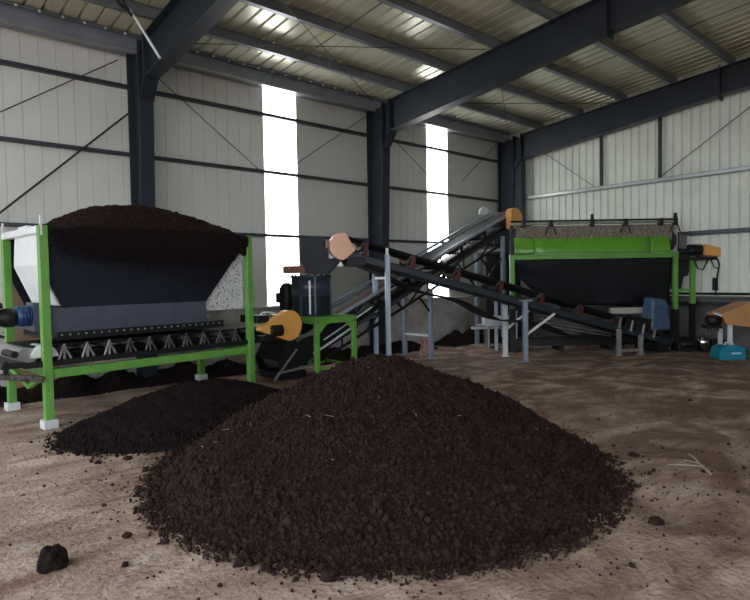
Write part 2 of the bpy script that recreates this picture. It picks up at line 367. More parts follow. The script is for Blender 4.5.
# ------------------------------------------------------------------ compost: height fields plus crumbs
ICO_V, ICO_F = None, None
def ico(sub):
    bm = bmesh.new(); bmesh.ops.create_icosphere(bm, subdivisions=sub, radius=1)
    v = np.array([x.co[:] for x in bm.verts]); f = np.array([[q.index for q in p.verts] for p in bm.faces]); bm.free(); return v, f
ICOS = {1: ico(1), 2: ico(2)}
def crumbs(name, pts, radii, material, parent=None, sub=1):
    v, f = ICOS[sub]; n = len(pts); nv = len(v)
    q = rng.normal(size=(n, 4)); q /= np.linalg.norm(q, axis=1)[:, None]
    w, x, y, z = q.T
    R = np.stack([1-2*(y*y+z*z), 2*(x*y-z*w), 2*(x*z+y*w), 2*(x*y+z*w), 1-2*(x*x+z*z), 2*(y*z-x*w), 2*(x*z-y*w), 2*(y*z+x*w), 1-2*(x*x+y*y)], 1).reshape(n, 3, 3)
    sc = rng.uniform(.6, 1.25, size=(n, 1, 3)); jit = 1+rng.normal(size=(n, nv, 1))*.16
    vv = np.einsum('nij,nkj->nki', R, v[None]*sc*jit)*np.asarray(radii)[:, None, None] + np.asarray(pts)[:, None, :]
    ff = (f[None]+(np.arange(n)*nv)[:, None, None]).reshape(-1, 3)
    me = bpy.data.meshes.new(name); me.vertices.add(n*nv); me.vertices.foreach_set('co', vv.reshape(-1))
    me.loops.add(len(ff)*3); me.loops.foreach_set('vertex_index', ff.reshape(-1).astype(np.int32))
    me.polygons.add(len(ff)); me.polygons.foreach_set('loop_start', np.arange(0, len(ff)*3, 3, dtype=np.int32)); me.polygons.foreach_set('loop_total', np.full(len(ff), 3, dtype=np.int32))
    me.update(calc_edges=True); me.polygons.foreach_set('use_smooth', [True]*len(ff)); me.materials.append(material)
    o = bpy.data.objects.new(name, me); COL.objects.link(o)
    if parent: o.parent = parent
    return o
def lumpy(x, y, k):
    return noise.noise(V((x*9, y*9, 1)))*k + abs(noise.noise(V((x*24, y*24, 5))))*k*1.7 - k*.35 + noise.noise(V((x*3, y*3, 2)))*k*1.5 + abs(noise.noise(V((x*46+y*6, y*46, 8))))*k*.8
def heightfield(name, c, rz, a, b, hfn, material, res=.02, rough=.02, lab=None, cat=None):
    """hfn(u,v) in normalised pile coords -> height; object origin at pile centre"""
    nx, ny = int(2.2*a/res), int(2.2*b/res); mb = MB(); idx = {}
    for i in range(nx+1):
        for j in range(ny+1):
            u, v = -1.1+2.2*i/nx, -1.1+2.2*j/ny
            h = hfn(u, v)
            x, y = u*a, v*b
            if h > -.03:
                h += lumpy(x, y, rough)*min(1, max(.2, h/.08))
                idx[(i, j)] = len(mb.v); mb.v.append((x, y, max(h, -.03)))
    for (i, j) in list(idx):
        if (i+1, j) in idx and (i, j+1) in idx and (i+1, j+1) in idx:
            mb.f.append((idx[(i, j)], idx[(i+1, j)], idx[(i+1, j+1)], idx[(i, j+1)])); mb.sm.append(True)
    o = mb.build(name, material); o.location = (c[0], c[1], 0); o.rotation_euler = (0, 0, rz)
    return o
def interp(r, tab):
    return float(np.interp(r, [t[0] for t in tab], [t[1] for t in tab]))

# main pile
PC = W(.04, 4.66); PA = 1.74
TAB = [(0, .985), (.06, .98), (.14, .935), (.28, .815), (.51, .61), (.69, .43), (.865, .19), (.96, .05), (1.0, .0), (1.1, -.2)]
def main_h(u, v):
    ang = math.atan2(v, u); e = 1 + .05*noise.noise(V((math.cos(ang)*1.6, math.sin(ang)*1.6, 4))) + .02*noise.noise(V((math.cos(ang)*6, math.sin(ang)*6, 8)))
    r = math.hypot(u, v)/e
    return .855*interp(r, TAB) if r < 1.1 else -.2
mp = heightfield('compost_pile', PC, 0, PA, PA, main_h, SOIL, .015, .026)
tag(mp, 'large cone of dark brown crumbly compost heaped in the middle of the floor', 'compost pile', kind='stuff')
pts = []; rad = []
N = 130000
while len(pts) < N:
    u, v = random.uniform(-1.15, 1.15), random.uniform(-1.15, 1.15); r = math.hypot(u, v)
    if r > 1.12: continue
    if r > .95 and random.random() < (r-.95)*6.5: continue
    h = main_h(u, v); R = random.uniform(.004, .0085) if random.random() < .90 else random.uniform(.009, .017)
    if r > .8 and random.random() < .05: R = random.uniform(.012, .026)
    if h < -.02: h = 0.
    x, y = u*PA, v*PA
    if h > .02: h += lumpy(x, y, .026)*min(1, max(.2, h/.08))
    else: h = max(0, h)
    pts.append((x, y, h+R*.35)); rad.append(R)
o = crumbs('surface_crumbs', pts, rad, CRUMB, mp); o['kind'] = 'stuff'
# straw bits
mb = MB()
for k in range(60):
    u, v = random.uniform(-.8, .8), random.uniform(-.8, .8)
    if math.hypot(u, v) > .85: continue
    x, y = u*PA, v*PA; h = main_h(u, v)+.03; a = random.uniform(0, PI); L = random.uniform(.02, .06)
    mb.tube((x, y, h), (x+L*math.cos(a), y+L*math.sin(a), h+random.uniform(-.01, .015)), .0016, 5)
o = mb.build('straw_bit', TWIG, mp); o['kind'] = 'stuff'

# small pile under the hopper
def ell(r0_, hmax, tab, s=3):
    def f(u, v):
        ang = math.atan2(v, u); e = 1+.07*noise.noise(V((math.cos(ang)*1.8, math.sin(ang)*1.8, s)))
        r = math.hypot(u, v)/e
        return hmax*interp(r, tab) if r < 1.1 else -.2
    return f
TAB2 = [(0, 1), (.2, .93), (.5, .66), (.75, .33), (.9, .12), (1, 0), (1.1, -.3)]
SC = W(-1.93, 6.22)
sh = ell(1, .40, TAB2)
sp = heightfield('compost_pile', SC, .10, 1.45, 1.0, sh, SOILD, .02, .012)
tag(sp, 'low spread of black fine compost spilled under the loaded hopper', 'compost pile', kind='stuff')
pts = []; rad = []
while len(pts) < 15000:
    u, v = random.uniform(-1.15, 1.15), random.uniform(-1.15, 1.15); r = math.hypot(u, v)
    if r > 1.12 or (r > .93 and random.random() < (r-.93)*6): continue
    h = max(sh(u, v), 0); R = random.uniform(.005, .011) if r < .85 or random.random() < .8 else random.uniform(.01, .022)
    x, y = u*1.45, v*1.0
    if h > .02: h += lumpy(x, y, .012)*min(1, max(.2, h/.08))
    pts.append((x, y, h+R*.3)); rad.append(R)
o = crumbs('surface_crumbs', pts, rad, SOILD, sp); o['kind'] = 'stuff'

# banks of compost swept against the long wall
def bank(x0, x1, y, w, hmax, seed, label):
    a = (x1-x0)/2; n = seed
    def f(u, v):
        e = (1-min(1, abs(u))**6)*(.55+.45*noise.noise(V((u*a*1.3, seed, 0)))+.35*noise.noise(V((u*a*3.1, seed, 5))))
        e = max(e, .12 if abs(u) < .97 else 0)
        prof = max(0, 1-abs(v)) ** .8
        return hmax*1.35*e*prof - .012
    o = heightfield('compost_bank', ((x0+x1)/2, y), 0, a, w, f, SOILD, .04, .03)
    tag(o, label, 'compost', kind='stuff')
    pts = []; rad = []
    for k in range(int(a*900)):
        u, v = random.uniform(-1, 1), random.uniform(-1.15, .6); h = max(f(u, v), 0) if v > -1 else 0; R = random.uniform(.008, .02)
        pts.append((u*a, v*w, h+R*.3)); rad.append(R)
    q = crumbs('surface_crumbs', pts, rad, SOILD, o); q['kind'] = 'stuff'
bank(-1.2, 4.9, 8.60, .31, .30, 3., 'dark bank of compost swept along the white base wall behind the hopper')
bank(5.6, 8.9, 8.53, .37, .26, 9., 'dark bank of compost by the wall behind the blue-grey conveyor posts')
bank(9.3, 12.0, 8.48, .42, .36, 14., 'dark bank of compost filling the floor near the hall corner')

# loose crumbs over the floor
pts = []; rad = []
for k in range(1700):
    m_ = random.random()
    if m_ < .42:                                  # around the main pile rim
        a = random.uniform(0, 2*PI); r = PA*(1.0+abs(random.gauss(0, .16))); p = V((PC.x+r*math.cos(a), PC.y+r*math.sin(a)))
    elif m_ < .55: a = random.uniform(0, 2*PI); r = 1+abs(random.gauss(0, .15)); p = V((SC.x+1.45*r*math.cos(a), SC.y+r*math.sin(a)))
    elif m_ < .67: q = W(random.gauss(-1.8, .5), random.gauss(4.6, .45)); p = V((q.x, q.y))
    elif m_ < .85: q = W(random.gauss(2.4, .8), random.gauss(4.0, .7)); p = V((q.x, q.y))
    else: p = V((random.uniform(.2, 11.5), random.uniform(.5, 8)))
    if math.hypot(p.x-PC.x, p.y-PC.y) < PA*.97 or p.x > 12.1 or p.y > 8.7: continue
    R = random.uniform(.003, .010) if random.random() < .93 else random.uniform(.01, .02)
    pts.append((p.x, p.y, floor_h(p.x, p.y)+R*.4)); rad.append(R)
tag(crumbs('scattered_crumbs', pts, rad, CRUMB, None), 'tiny dark crumbs of compost scattered over the bare floor', 'crumbs', kind='stuff')

# lumps that can be pointed at
def lump(px, py, R, flat, label, material=CRUMB, seed=1, group=None, name='compost_lump'):
    bm = bmesh.new(); bmesh.ops.create_icosphere(bm, subdivisions=4, radius=1)
    for v in bm.verts:
        n = v.co.normalized(); k = 1+.32*noise.noise(n*1.7+V((seed, 0, 0)))+.10*noise.noise(n*6+V((seed, 3, 0)))
        v.co = V((n.x*k*1.1, n.y*k*.95, max(n.z*k*flat, -flat*.45)))*R
    me = bpy.data.meshes.new(name); bm.to_mesh(me); bm.free()
    for p in me.polygons: p.use_smooth = True
    me.materials.append(material); o = bpy.data.objects.new(name, me); COL.objects.link(o)
    p = ground(px, py); o.location = (p.x, p.y, floor_h(p.x, p.y)+R*flat*.36); o.rotation_euler = (0, 0, seed*1.3)
    return tag(o, label, 'lump', group)
def ground(px, py, z=0.):
    d = fw + rt*((px-375)/FPX) + uu*((300-py)/FPX); t = (z-CH)/d.z; return V((0, 0, CH))+d*t
o = lump(53, 566, .066, 1.25, 'smooth black stone standing alone on the floor at lower left', SOILD, 5, None, 'stone'); o['category'] = 'stone'
for i, (px, py, R, lb) in enumerate([(97, 455, .034, 'largest dark lump on the bare floor in front of the small pile'), (60, 454, .03, 'flat grey-brown lump between the hopper foot and the largest lump'), (98, 463, .026, 'lump lying just in front of the largest floor lump'),
        (128, 459, .032, 'low lump to the right of the largest floor lump'), (104, 506, .018, 'single small black lump on bare floor left of the large pile'), (147, 508, .045, 'heavy clod at the left foot of the large pile'),
        (127, 535, .028, 'flat brown clod pressed in the floor left of the large pile'), (330, 577, .045, 'big clod at the front foot of the large pile'), (164, 541, .026, 'clod on bare floor at the front left of the large pile'),
        (634, 456, .036, 'flattened clod off the right tip of the large pile'), (601, 498, .04, 'big clod off the lower right rim of the large pile'), (440, 575, .03, 'clod on the floor in front right of the large pile'),
        (656, 522, .045, 'low clod on bare floor at lower right'), (547, 544, .028, 'lone clod on the floor near the bottom right of the large pile'), (637, 487, .022, 'small clod right of the big clod near the pile rim'),
        (690, 400, .024, 'small clod on the open floor at right'), (240, 563, .03, 'clod on the floor below the left front of the large pile')]):
    lump(px, py, R, .62, lb, CRUMB, i+2.3, 'loose clods around the compost piles')
# twig
p = ground(700, 468); t = MB()
t.path([(-.10, -.14, .012), (-.02, -.04, .02), (.02, .02, .03), (.12, .10, .02), (.22, .22, .012)], .008, 6); t.path([(.02, .02, .03), (.0, .08, .035), (.02, .14, .02)], .004, 6); t.path([(.0, -.02, .02), (-.08, .10, .012), (-.16, .16, .01)], .004, 6)
o = t.build('twig', TWIG); o.location = (p.x, p.y, 0); o.rotation_euler = (0, 0, -.2); tag(o, 'dry forked twig lying on the bare floor at right', 'twig')

# ------------------------------------------------------------------ loaded hopper feeder (left)
FL = V((1.34, 6.68, 0)); FRZ = math.radians(5.5)
fd = thing('hopper_feeder', 'green framed feeder with a navy hopper heaped with compost', 'hopper feeder', FL, FRZ)
LX, LY = 2.5, 1.30
LEG = .085
for nm, (x, y) in (('a', (0, 0)), ('b', (LX, 0)), ('c', (0, LY)), ('d', (LX, LY))):
    lg = MB().box(x-LEG/2, x+LEG/2, y-LEG/2, y+LEG/2, .0, 2.1).build('leg', GREEN, fd, .004)
    MB().box(x-.07, x+.07, y-.07, y+.07, -.01, .09).build('foot', FOAM, lg, .006)
for nm, y in (('f', -.0), ('b', LY)):
    MB().box(.04, LX-.04, y-.03, y+.03, .515, .61).build('side_beam', GREEN, fd, .004)
MB().box(-.03, .03, .04, LY-.04, .54, .62).build('cross_beam', GREEN, fd, .004)
MB().box(LX-.03, LX+.03, .04, LY-.04, .54, .62).build('cross_beam', GREEN, fd, .004)
MB().bar((.0, .05, .55), (0, .60, .36), .05, .05).bar((0, .6, .36), (0, LY-.05, .5), .05, .05).build('cross_brace', GREEN, fd, .004)
# hopper shell
T = .012
def sheet(mb, pts, t=T, n=None):
    p = [V(x) for x in pts]; nn = (p[1]-p[0]).cross(p[2]-p[0]).normalized(); mb.prism(p, nn*t)
FY, BY = .02, LY-.02
hp = MB()
sheet(hp, [(.03, FY, 2.08), (LX-.03, FY, 2.08), (LX-.05, FY, 1.97), (1.86, FY, 1.24), (.17, FY, 1.24), (.05, FY, 1.52)])
sheet(hp, [(.03, BY, 2.08), (LX-.03, BY, 2.08), (LX-.05, BY, 1.97), (1.86, BY, 1.24), (.17, BY, 1.24), (.05, BY, 1.52)])
sheet(hp, [(LX-.08, FY, 2.02), (LX-.08, BY, 2.02), (1.86, BY, 1.24), (1.86, FY, 1.24)])
h_ = hp.build('hopper_wall', NAVY, fd)
# white end panel bulging out of the left side
we = MB()
for a, b in (((-.05, .10), (-.05, LY-.18)),):
    we.prism([(.04, .06, 2.03), (-.01, .06, 2.03), (-.03, .06, 1.70), (.0, .06, 1.62), (.15, .06, 1.26), (.17, .06, 1.26)], (0, LY-.46, 0))
we.build('end_panel', WHITE, fd, .01)
tb = MB(); tb.box(-.05, .03, .04, LY-.02, 2.02, 2.10); tb.box(-.055, .0, .3, .62, 2.03, 2.12)
tb.build('end_rail', WHITE, fd, .008)
MB().box(-.03, -.01, -.045, -.02, 2.0, 2.20).build('rod_post', WHITE, fd); MB().box(-.03, -.01, LY+.0, LY+.03, 2.0, 2.22).build('rod_post', WHITE, fd)
MB().box(-.02, LX-.02, -.02, .035, 2.0, 2.10).box(-.02, LX-.02, LY-.04, LY+.02, 2.0, 2.10).box(LX-.06, LX+.0, .03, LY-.04, 2.0, 2.08).build('rim_beam', NAVY, fd, .005)
rp = MB(); sheet(rp, [(LX-.10, .06, 2.0), (LX-.055, .06, 2.0), (LX-.055, .06, 1.12), (1.85, .06, 1.12), (1.86, .06, 1.24)]); rp.build('spattered_panel', SPATTER, fd)
# lower casing
MB().box(.04, 1.86, .01, BY, .985, 1.245).build('lower_casing', SLATE, fd, .004)
MB().box(.12, 2.12, .03, BY-.1, .90, .985).build('skirt', BLACK, fd, .004)
for k in range(24): MB().lathe([(0, -.01), (.009, -.008), (.011, 0), (.009, .008), (0, .01)], (.16+k*.082, .022, .955), (0, 1, 0), 6).build('bolt', STEEL, fd)
MB().box(.10, 2.1, .10, BY-.15, .90, .93).build('casing_floor', BLACK, fd)
# belt conveyor beneath
MB().box(-.22, 3.05, -.01, .03, .64, .70).box(-.22, 3.05, .98, 1.02, .64, .70).build('conveyor_rail', BLACK, fd, .004)
bt = MB(); bt.box(-.15, 3.0, .14, .88, .835, .85); bt.box(-.15, 3.0, .14, .88, .665, .68); bt.build('conveyor_belt', RUBBER, fd)
for k in range(11):
    x = .18+k*.235
    g = MB(); g.tube((x, .12, .80), (x, .90, .80), .03, 10); g.build('roller', SOOTY, fd)
    g = MB(); g.box(x-.012, x+.012, .02, .05, .67, .86); g.bar((x-.06, .03, .69), (x-.005, .03, .84), .03, .02); g.bar((x+.07, .03, .69), (x+.005, .03, .82), .03, .02); g.box(x-.02, x+.09, .0, .10, .665, .69)
    g.build('idler_bracket', STEEL if k < 3 else SOOTY, fd, .003)
MB().tube((-.15, .10, .755), (-.15, .92, .755), .09, 20).build('tail_pulley', STEEL, fd)
MB().tube((3.0, .10, .755), (3.0, .92, .755), .09, 20).build('head_pulley', RUBBER, fd)
# tail cover & clutter at left
cv = MB(); cv.prism([(-.0+.13*math.cos(a), .05, .72+.14*math.sin(a)) for a in np.linspace(.1, PI-.1, 12)], (0, .35, 0), True); cv.build('tail_cover', WHITE, fd)
MB().box(-.42, -.2, -.05, .9, .66, .71).box(-.40, -.36, -.05, .0, .60, .74).tube((-.30, -.05, .80), (-.30, .3, .80), .035).build('tensioner', BLACK, fd, .004)
MB().bar((-.45, -.02, .60), (-.05, -.05, .52), .05, .06).bar((-.45, .5, .60), (-.45, -.02, .6), .05, .06).build('tensioner_frame', SOOTY, fd, .004)
# drive motor and gearbox on the left end
gm = MB().lathe([(0, 0), (.07, 0), (.075, .01), (.105, .02), (.105, .14), (.08, .16), (0, .16)], (-.02, .35, 1.16), (-1, 0, 0), 22).build('motor', BLUE, fd)
fn = MB()
for k in range(4): fn.lathe([(.10, 0), (.113, .0), (.113, .006), (.10, .006)], (-.05-k*.028, .35, 1.16), (-1, 0, 0), 22)
fn.build('cooling_fin', BLUE, gm)
gb = MB(); gb.lathe([(0, 0), (.08, 0), (.10, .04), (.10, .12), (.07, .18), (.06, .42), (.0, .42)], (-.17, .35, 1.15), (-1, 0, 0), 18); gb.box(-.62, -.36, .26, .46, 1.04, 1.24); gb.lathe([(0, 0), (.09, 0), (.09, .05), (.05, .08), (.0, .08)], (-.38, .35, 1.25), (0, 0, 1), 16); gb.bar((-.5, .3, 1.05), (-.3, .3, .95), .03, .03)
gb.build('gearbox', BLACK, fd, .004)
MB().box(-.04, .04, .22, .48, 1.0, 1.3).build('motor_mount', SLATE, fd)
# heaped compost inside (rests in the hopper, a thing of its own)
def heap_h(u, v):
    # u along 0..1, v across 0..1
    t = (1-abs(2*v-1)**2.2); base = np.interp(u, [0, .03, .12, .25, .38, .5, .62, .8, .95, 1.0], [2.0, 2.08, 2.22, 2.37, 2.43, 2.45, 2.43, 2.34, 2.21, 2.10])
    edge = np.interp(u, [0, .05, .2, .9, 1.], [2.0, 2.08, 2.12, 2.12, 2.06]); return edge+(base-edge)*t*1.0
mb = MB(); NU, NV = 110, 60
for i in range(NU+1):
    for j in range(NV+1):
        u, v = i/NU, j/NV; x = .05+u*(LX-.02-.05); y = -.005+v*(LY-.0)
        z = heap_h(u, v)+noise.noise(V((x*9, y*9, 1)))*.02+noise.noise(V((x*22, y*22, 1)))*.02
        mb.v.append((x, y, z))
for i in range(NU):
    for j in range(NV): mb.f.append((i*(NV+1)+j, (i+1)*(NV+1)+j, (i+1)*(NV+1)+j+1, i*(NV+1)+j+1)); mb.sm.append(True)
# apron spilling over the front rim
o_ = len(mb.v); ROWS = 14
for i in range(NU+1):
    u = i/NU; x = .05+u*(LX-.07)
    dep = .26*np.interp(u, [0, .08, .2, .5, .8, 1.], [0, .15, .5, .9, 1., .8])*(1+.5*noise.noise(V((x*5, 0, 3))))
    for j in range(ROWS+1):
        w = j/ROWS; z0 = mb.v[i*(NV+1)][2]
        thk = .022*(1-w)**.6*np.interp(u, [0, .1, .3, 1], [.1, .4, 1, 1])
        mb.v.append((x+noise.noise(V((x*7, w*3, 2)))*.012, -.022-thk-.012*noise.noise(V((x*20, w*9, 0))) + (.05 if j == ROWS else 0), z0-w*dep-.0))
for i in range(NU):
    for j in range(ROWS): a = o_+i*(ROWS+1)+j; mb.f.append((a, a+ROWS+1, a+ROWS+2, a+1)); mb.sm.append(True)
heap = mb.build('compost_heap', SOIL); heap.location = FL; heap.rotation_euler = (0, 0, FRZ)
tag(heap, 'rounded heap of dark compost piled above the rim of the navy hopper', 'compost', kind='stuff')
pts = []; rad = []
for k in range(16000):
    u, v = random.random(), random.random()**1.3; R = random.uniform(.006, .014)
    x, y = .05+u*(LX-.07), -.005+v*LY
    pts.append((x, y, heap_h(u, v)+noise.noise(V((x*9, y*9, 1)))*.02+noise.noise(V((x*22, y*22, 1)))*.02+R*.3)); rad.append(R)
o = crumbs('surface_crumbs', pts, rad, CRUMB, heap); o['kind'] = 'stuff'
pts = []; rad = []
for k in range(26000):
    u = random.random(); w = abs(random.gauss(0, .62))*(.7+.8*u); x = .05+u*(LX-.07)
    if random.random() > np.interp(u, [0, .1, .3, 1], [.05, .3, 1, 1]): continue
    thk = .022*(1-min(1, w))**.6; z = 2.08-w*.32
    if z < .99: continue
    if w > 1: thk = 0; 
    xmax = LX-.07-(1.97-z)*.80 if z < 1.95 else LX
    if x > xmax: continue
    R = random.uniform(.004, .011) if w < 1 else random.uniform(.003, .008)
    if z < 1.24 and x > 1.84: continue
    pts.append((x, (-.022 if z > 1.99 or w < 1 else .008)-thk-R*.2, z)); rad.append(R)
o = crumbs('surface_crumbs', pts, rad, SOILD, heap); o['kind'] = 'stuff'  # darker crumbs here put shade into the colour of the heap's front
# head guard & motor of the feeder belt (right end)
gd = MB()
def guard(mb, c, length, r, depth, tilt=0, axis=(0, 1, 0), dirx=(1, 0, 0)):
    """rounded belt-guard: small end at -length, big round end at 0, thickness depth along axis"""
    ax = V(axis).normalized(); dx = V(dirx).normalized(); u = ax.cross(dx).normalized()
    if u.z < 0: u = -u
    c = V(c); rs = r*.16; pts = []
    for a in np.linspace(-1.62, 1.62+.2, 18): pts.append(c+dx*(r*math.cos(a))+u*(r*math.sin(a)))
    for a in np.linspace(1.9, 2*PI-1.9, 6): pts.append(c-dx*length+dx*(rs*math.cos(a))+u*(rs*math.sin(a)+tilt))
    mb.prism(pts, ax*depth)
guard(gd, (3.06, -.16, .855), .46, .215, .12, -.02); gd.build('belt_guard', ORANGE, fd, .008)
mo = MB(); mo.lathe([(0, 0), (.08, 0), (.09, .02), (.09, .2), (.06, .22), (0, .22)], (2.72, -.12, .80), (1, 0, 0), 18); mo.box(2.60, 2.80, -.16, .05, .68, .74); mo.box(2.55, 2.75, -.10, .3, .92, 1.02)
mo.build('motor', BLACK, fd, .004)
MB().path([(2.58, -.06, .98), (2.66, -.08, 1.06), (2.8, -.08, 1.05), (3.0, -.06, 1.0)], .012).build('cable', WHITE, fd)
# ------------------------------------------------------------------ board, trough behind the feeder
o = MB().box(-.28, .28, -.012, .012, 0, 1.5).build('plywood_board', WOOD); o.location = (1.62, 8.62, .02); o.rotation_euler = (-.12, 0, 0)
tag(o, 'brown plywood board leaning on the wall behind the hopper feeder', 'board')
o = MB().hexa([(-.17, -.14, 0), (.17, -.14, 0), (.17, .14, 0), (-.17, .14, 0)], [(-.21, -.18, .3), (.21, -.18, .3), (.21, .18, .3), (-.21, .18, .3)]).build('feed_trough', mat('cement_grey', (.17, .165, .15), .8, 0, .3, 6.), None, .02)
p = W(-1.90, 9.45); o.location = (p.x, p.y, 0); o.rotation_euler = (0, 0, .1); tag(o, 'grey cement trough on the floor below the orange feeder guard', 'trough')

# ------------------------------------------------------------------ conveyors
def conveyor(name, label, tail, head, zt, zh, width, o):
    """tail/head: world xy of the belt line on the ground plan; zt/zh: height of the rail there"""
    tail = V((tail[0], tail[1], 0)); head = V((head[0], head[1], 0)); L = (head-tail).length; d = (head-tail)/L
    rz = math.atan2(d.y, d.x); t = thing(name, label, 'conveyor', tail, rz); S = (zh-zt)/L; w = width/2
    Z = lambda x: zt+S*x
    nv = V((-S, 0, 1)).normalized()
    for s in (-1, 1):
        m = MB(); m.bar((0, s*w, Z(0)), (L, s*w, Z(L)), .045, o.get('rail', .11)).bar((0, s*(w+.012), Z(0)+.05), (L, s*(w+.012), Z(L)+.05), .07, .012)
        if o.get('truss'):
            dz = o['truss']; m.bar((.5, s*w, Z(.5)-dz), (L*.96, s*w, Z(L*.96)-dz), .04, .04); n = int(L/.55)
            for k in range(n):
                x = .5+k*(L*.96-.5)/n; x2 = .5+(k+1)*(L*.96-.5)/n
                m.bar((x, s*w, Z(x)-dz), (x2 if k % 2 == 0 else x, s*w, (Z(x2) if k % 2 == 0 else Z(x))), .025, .03)
        m.build('side_rail', o.get('railmat', RAILG), t, .004)
    n = int(L/.8)
    for k in range(n+1):
        x = .35+k*(L-.7)/n
        m = MB()
        base = V((x, 0, Z(x)+.05)); H = o.get('belt', .22)+o.get('belt2', 0)*x/L
        br = MB(); br.bar(base+V((0, -w, 0)), base+V((0, w, 0)), .05, .03)
        for s in (-1, 1):
            br.bar(base+V((0, s*w, 0)), base+V((-.02, s*(w+.02), H-.02)), .03, .06); br.bar(base+V((0, s*w*.4, 0)), base+V((0, s*w*.4, H-.13)), .03, .03)
            br.bar(base+V((.09, s*w, -.01)), base+V((-.03, s*(w+.02), H-.06)), .025, .025)
        r = br.build('idler_frame', o.get('idler', RED), t, .003)
        m.tube(base+V((0, -w*.38, H-.11)), base+V((0, w*.38, H-.11)), .04, 12)
        for s in (-1, 1): m.tube(base+V((0, s*w*.42, H-.11)), base+V((0, s*w*1.0, H-.015)), .04, 12)
        m.build('roller', SOOTY, r)
    # belt loop, troughed above and sagging below
    H = o.get('belt', .22)+.05; mb = MB(); prof = []
    xs_ = list(np.linspace(0, L, 24))
    loop = [(x, Z(x)+H+o.get('belt2', 0)*x/L-.06*(1 if .3 < x < L-.3 else .4), 1. if .3 < x < L-.3 else .3) for x in xs_]
    R = .11
    for a in np.linspace(PI/2, -PI/2, 9)[1:-1]: loop.append((L+R*1.1*math.cos(a), Z(L)+.03+H*.0+ (R+.06)*math.sin(a)+.06, 0))
    sag = o.get('sag', .1)
    for x in reversed(xs_): loop.append((x, Z(x)-.07-sag*math.sin(PI*x/L)*(1+.25*math.sin(x*4)), 0))
    for a in np.linspace(-PI/2, -3*PI/2, 9)[1:-1]: loop.append((R*1.1*math.cos(a), Z(0)+(R+.06)*math.sin(a)+.06, 0))
    cs = [(-1.0, .07), (-.45, .0), (.45, .0), (1.0, .07)]
    for (x, z, tr) in loop:
        for (c, dz) in cs: mb.v.append((x, c*w*.98, z+dz*tr))
    n_ = len(loop)
    for i in range(n_):
        for j in range(3): a, b = i*4+j, ((i+1) % n_)*4+j; mb.f.append((a, b, b+1, a+1)); mb.sm.append(True)
    mb.build('belt', o.get('beltmat', RUBBER), t, 0, None, .014)
    MB().tube((L, -w*.9, Z(L)+.07), (L, w*.9, Z(L)+.07), .10, 18).build('head_pulley', BLACK, t)
    MB().tube((0, -w*.9, Z(0)+.06), (0, w*.9, Z(0)+.06), .10, 18).build('tail_pulley', BLACK, t)
    return t, L, Z
# -- conveyor A: falls from the crusher (left) to the floor in front of the screen (right)
A_head = W(-.56, 9.35); A_tail = W(5.50, 11.15)
cvA, LA, ZA = conveyor('belt_conveyor', 'dark front conveyor falling from the peach guard down to the blue cover', A_tail, A_head, .19, 1.90, .60, dict(belt=.16, belt2=.08, rail=.11, sag=.28))
def leg(parent, x, y, ztop, m=GALV, w=.075, foot=True, nm='leg', z0=0):
    l = MB().box(x-w/2, x+w/2, y-w/2, y+w/2, z0, ztop).build(nm, m, parent, .004)
    if foot: MB().box(x-w*.9, x+w*.9, y-w*.9, y+w*.9, z0-.005, z0+.015).build('foot_plate', m, l)
    return l
# local y: +y is towards the camera for conveyor A (direction runs to the left)
def xA(px): # local x of conveyor A where its near rail crosses a photo column
    best = None
    for k in range(0, 601):
        x = LA*k/600; p = cvA.matrix_basis @ V((x, .3, 0)); q = p-V((0, 0, CH)); X = 375+FPX*q.dot(rt)/q.dot(fw)
        if best is None or abs(X-px) < best[0]: best = (abs(X-px), x)
    return best[1]
cvA.matrix_basis = Matrix.Translation(cvA.location) @ Matrix.Rotation(cvA.rotation_euler.z, 4, 'Z')
x1 = xA(388); x2 = xA(524)
leg(cvA, x1, .35, ZA(x1)+.16); leg(cvA, x1, -.35, ZA(x1)+.05)
MB().tube((x1, .35, ZA(x1)+.16), (x1, .35, ZA(x1)+.27), .025).build('leg_pin', WHITE, cvA)
MB().bar((x1, -.33, 1.50), (x1, .33, 1.50), .04, .04).build('crossbar', WHITE, cvA)
leg(cvA, x2, .35, ZA(x2)+.02); leg(cvA, x2, -.35, ZA(x2)-.08, WHITE)
MB().box(x2-.10, x2+.10, .28, .42, ZA(x2)+.02, ZA(x2)+.05).build('head_plate', GALV, cvA)
MB().bar((x2, .33, .45), (x2-.60, .33, ZA(x2-.60)-.05), .035, .035).build('diagonal_brace', WHITE, cvA)
MB().bar((x2, -.33, .50), (x2-.5, -.33, ZA(x2-.5)-.05), .035, .035).build('diagonal_brace', WHITE, cvA)
x3, x4 = xA(638), xA(616)
for xx in (x3, x4): leg(cvA, xx, .37, ZA(xx)-.02, STEEL, .07)
MB().bar((x3, .37, .09), (x4, .37, .09), .05, .05).build('base_rail', STEEL, cvA, .003)
# head guard, discharge
g = MB(); guard(g, (LA+.07, .36, ZA(LA)+.10), .16, .21, .16, -.05, (0, 1, 0), (1, 0, 0)); g.build('belt_guard', COPPER, cvA, .03)
MB().box(LA-.05, LA+.25, .30, .35, ZA(LA)-.08, ZA(LA)+.2).build('guard_plate', WHITE, cvA, .004)
MB().box(LA-.35, LA-.03, -.33, .33, ZA(LA)-.20, ZA(LA)-.06).build('head_frame', BLACK, cvA, .006)
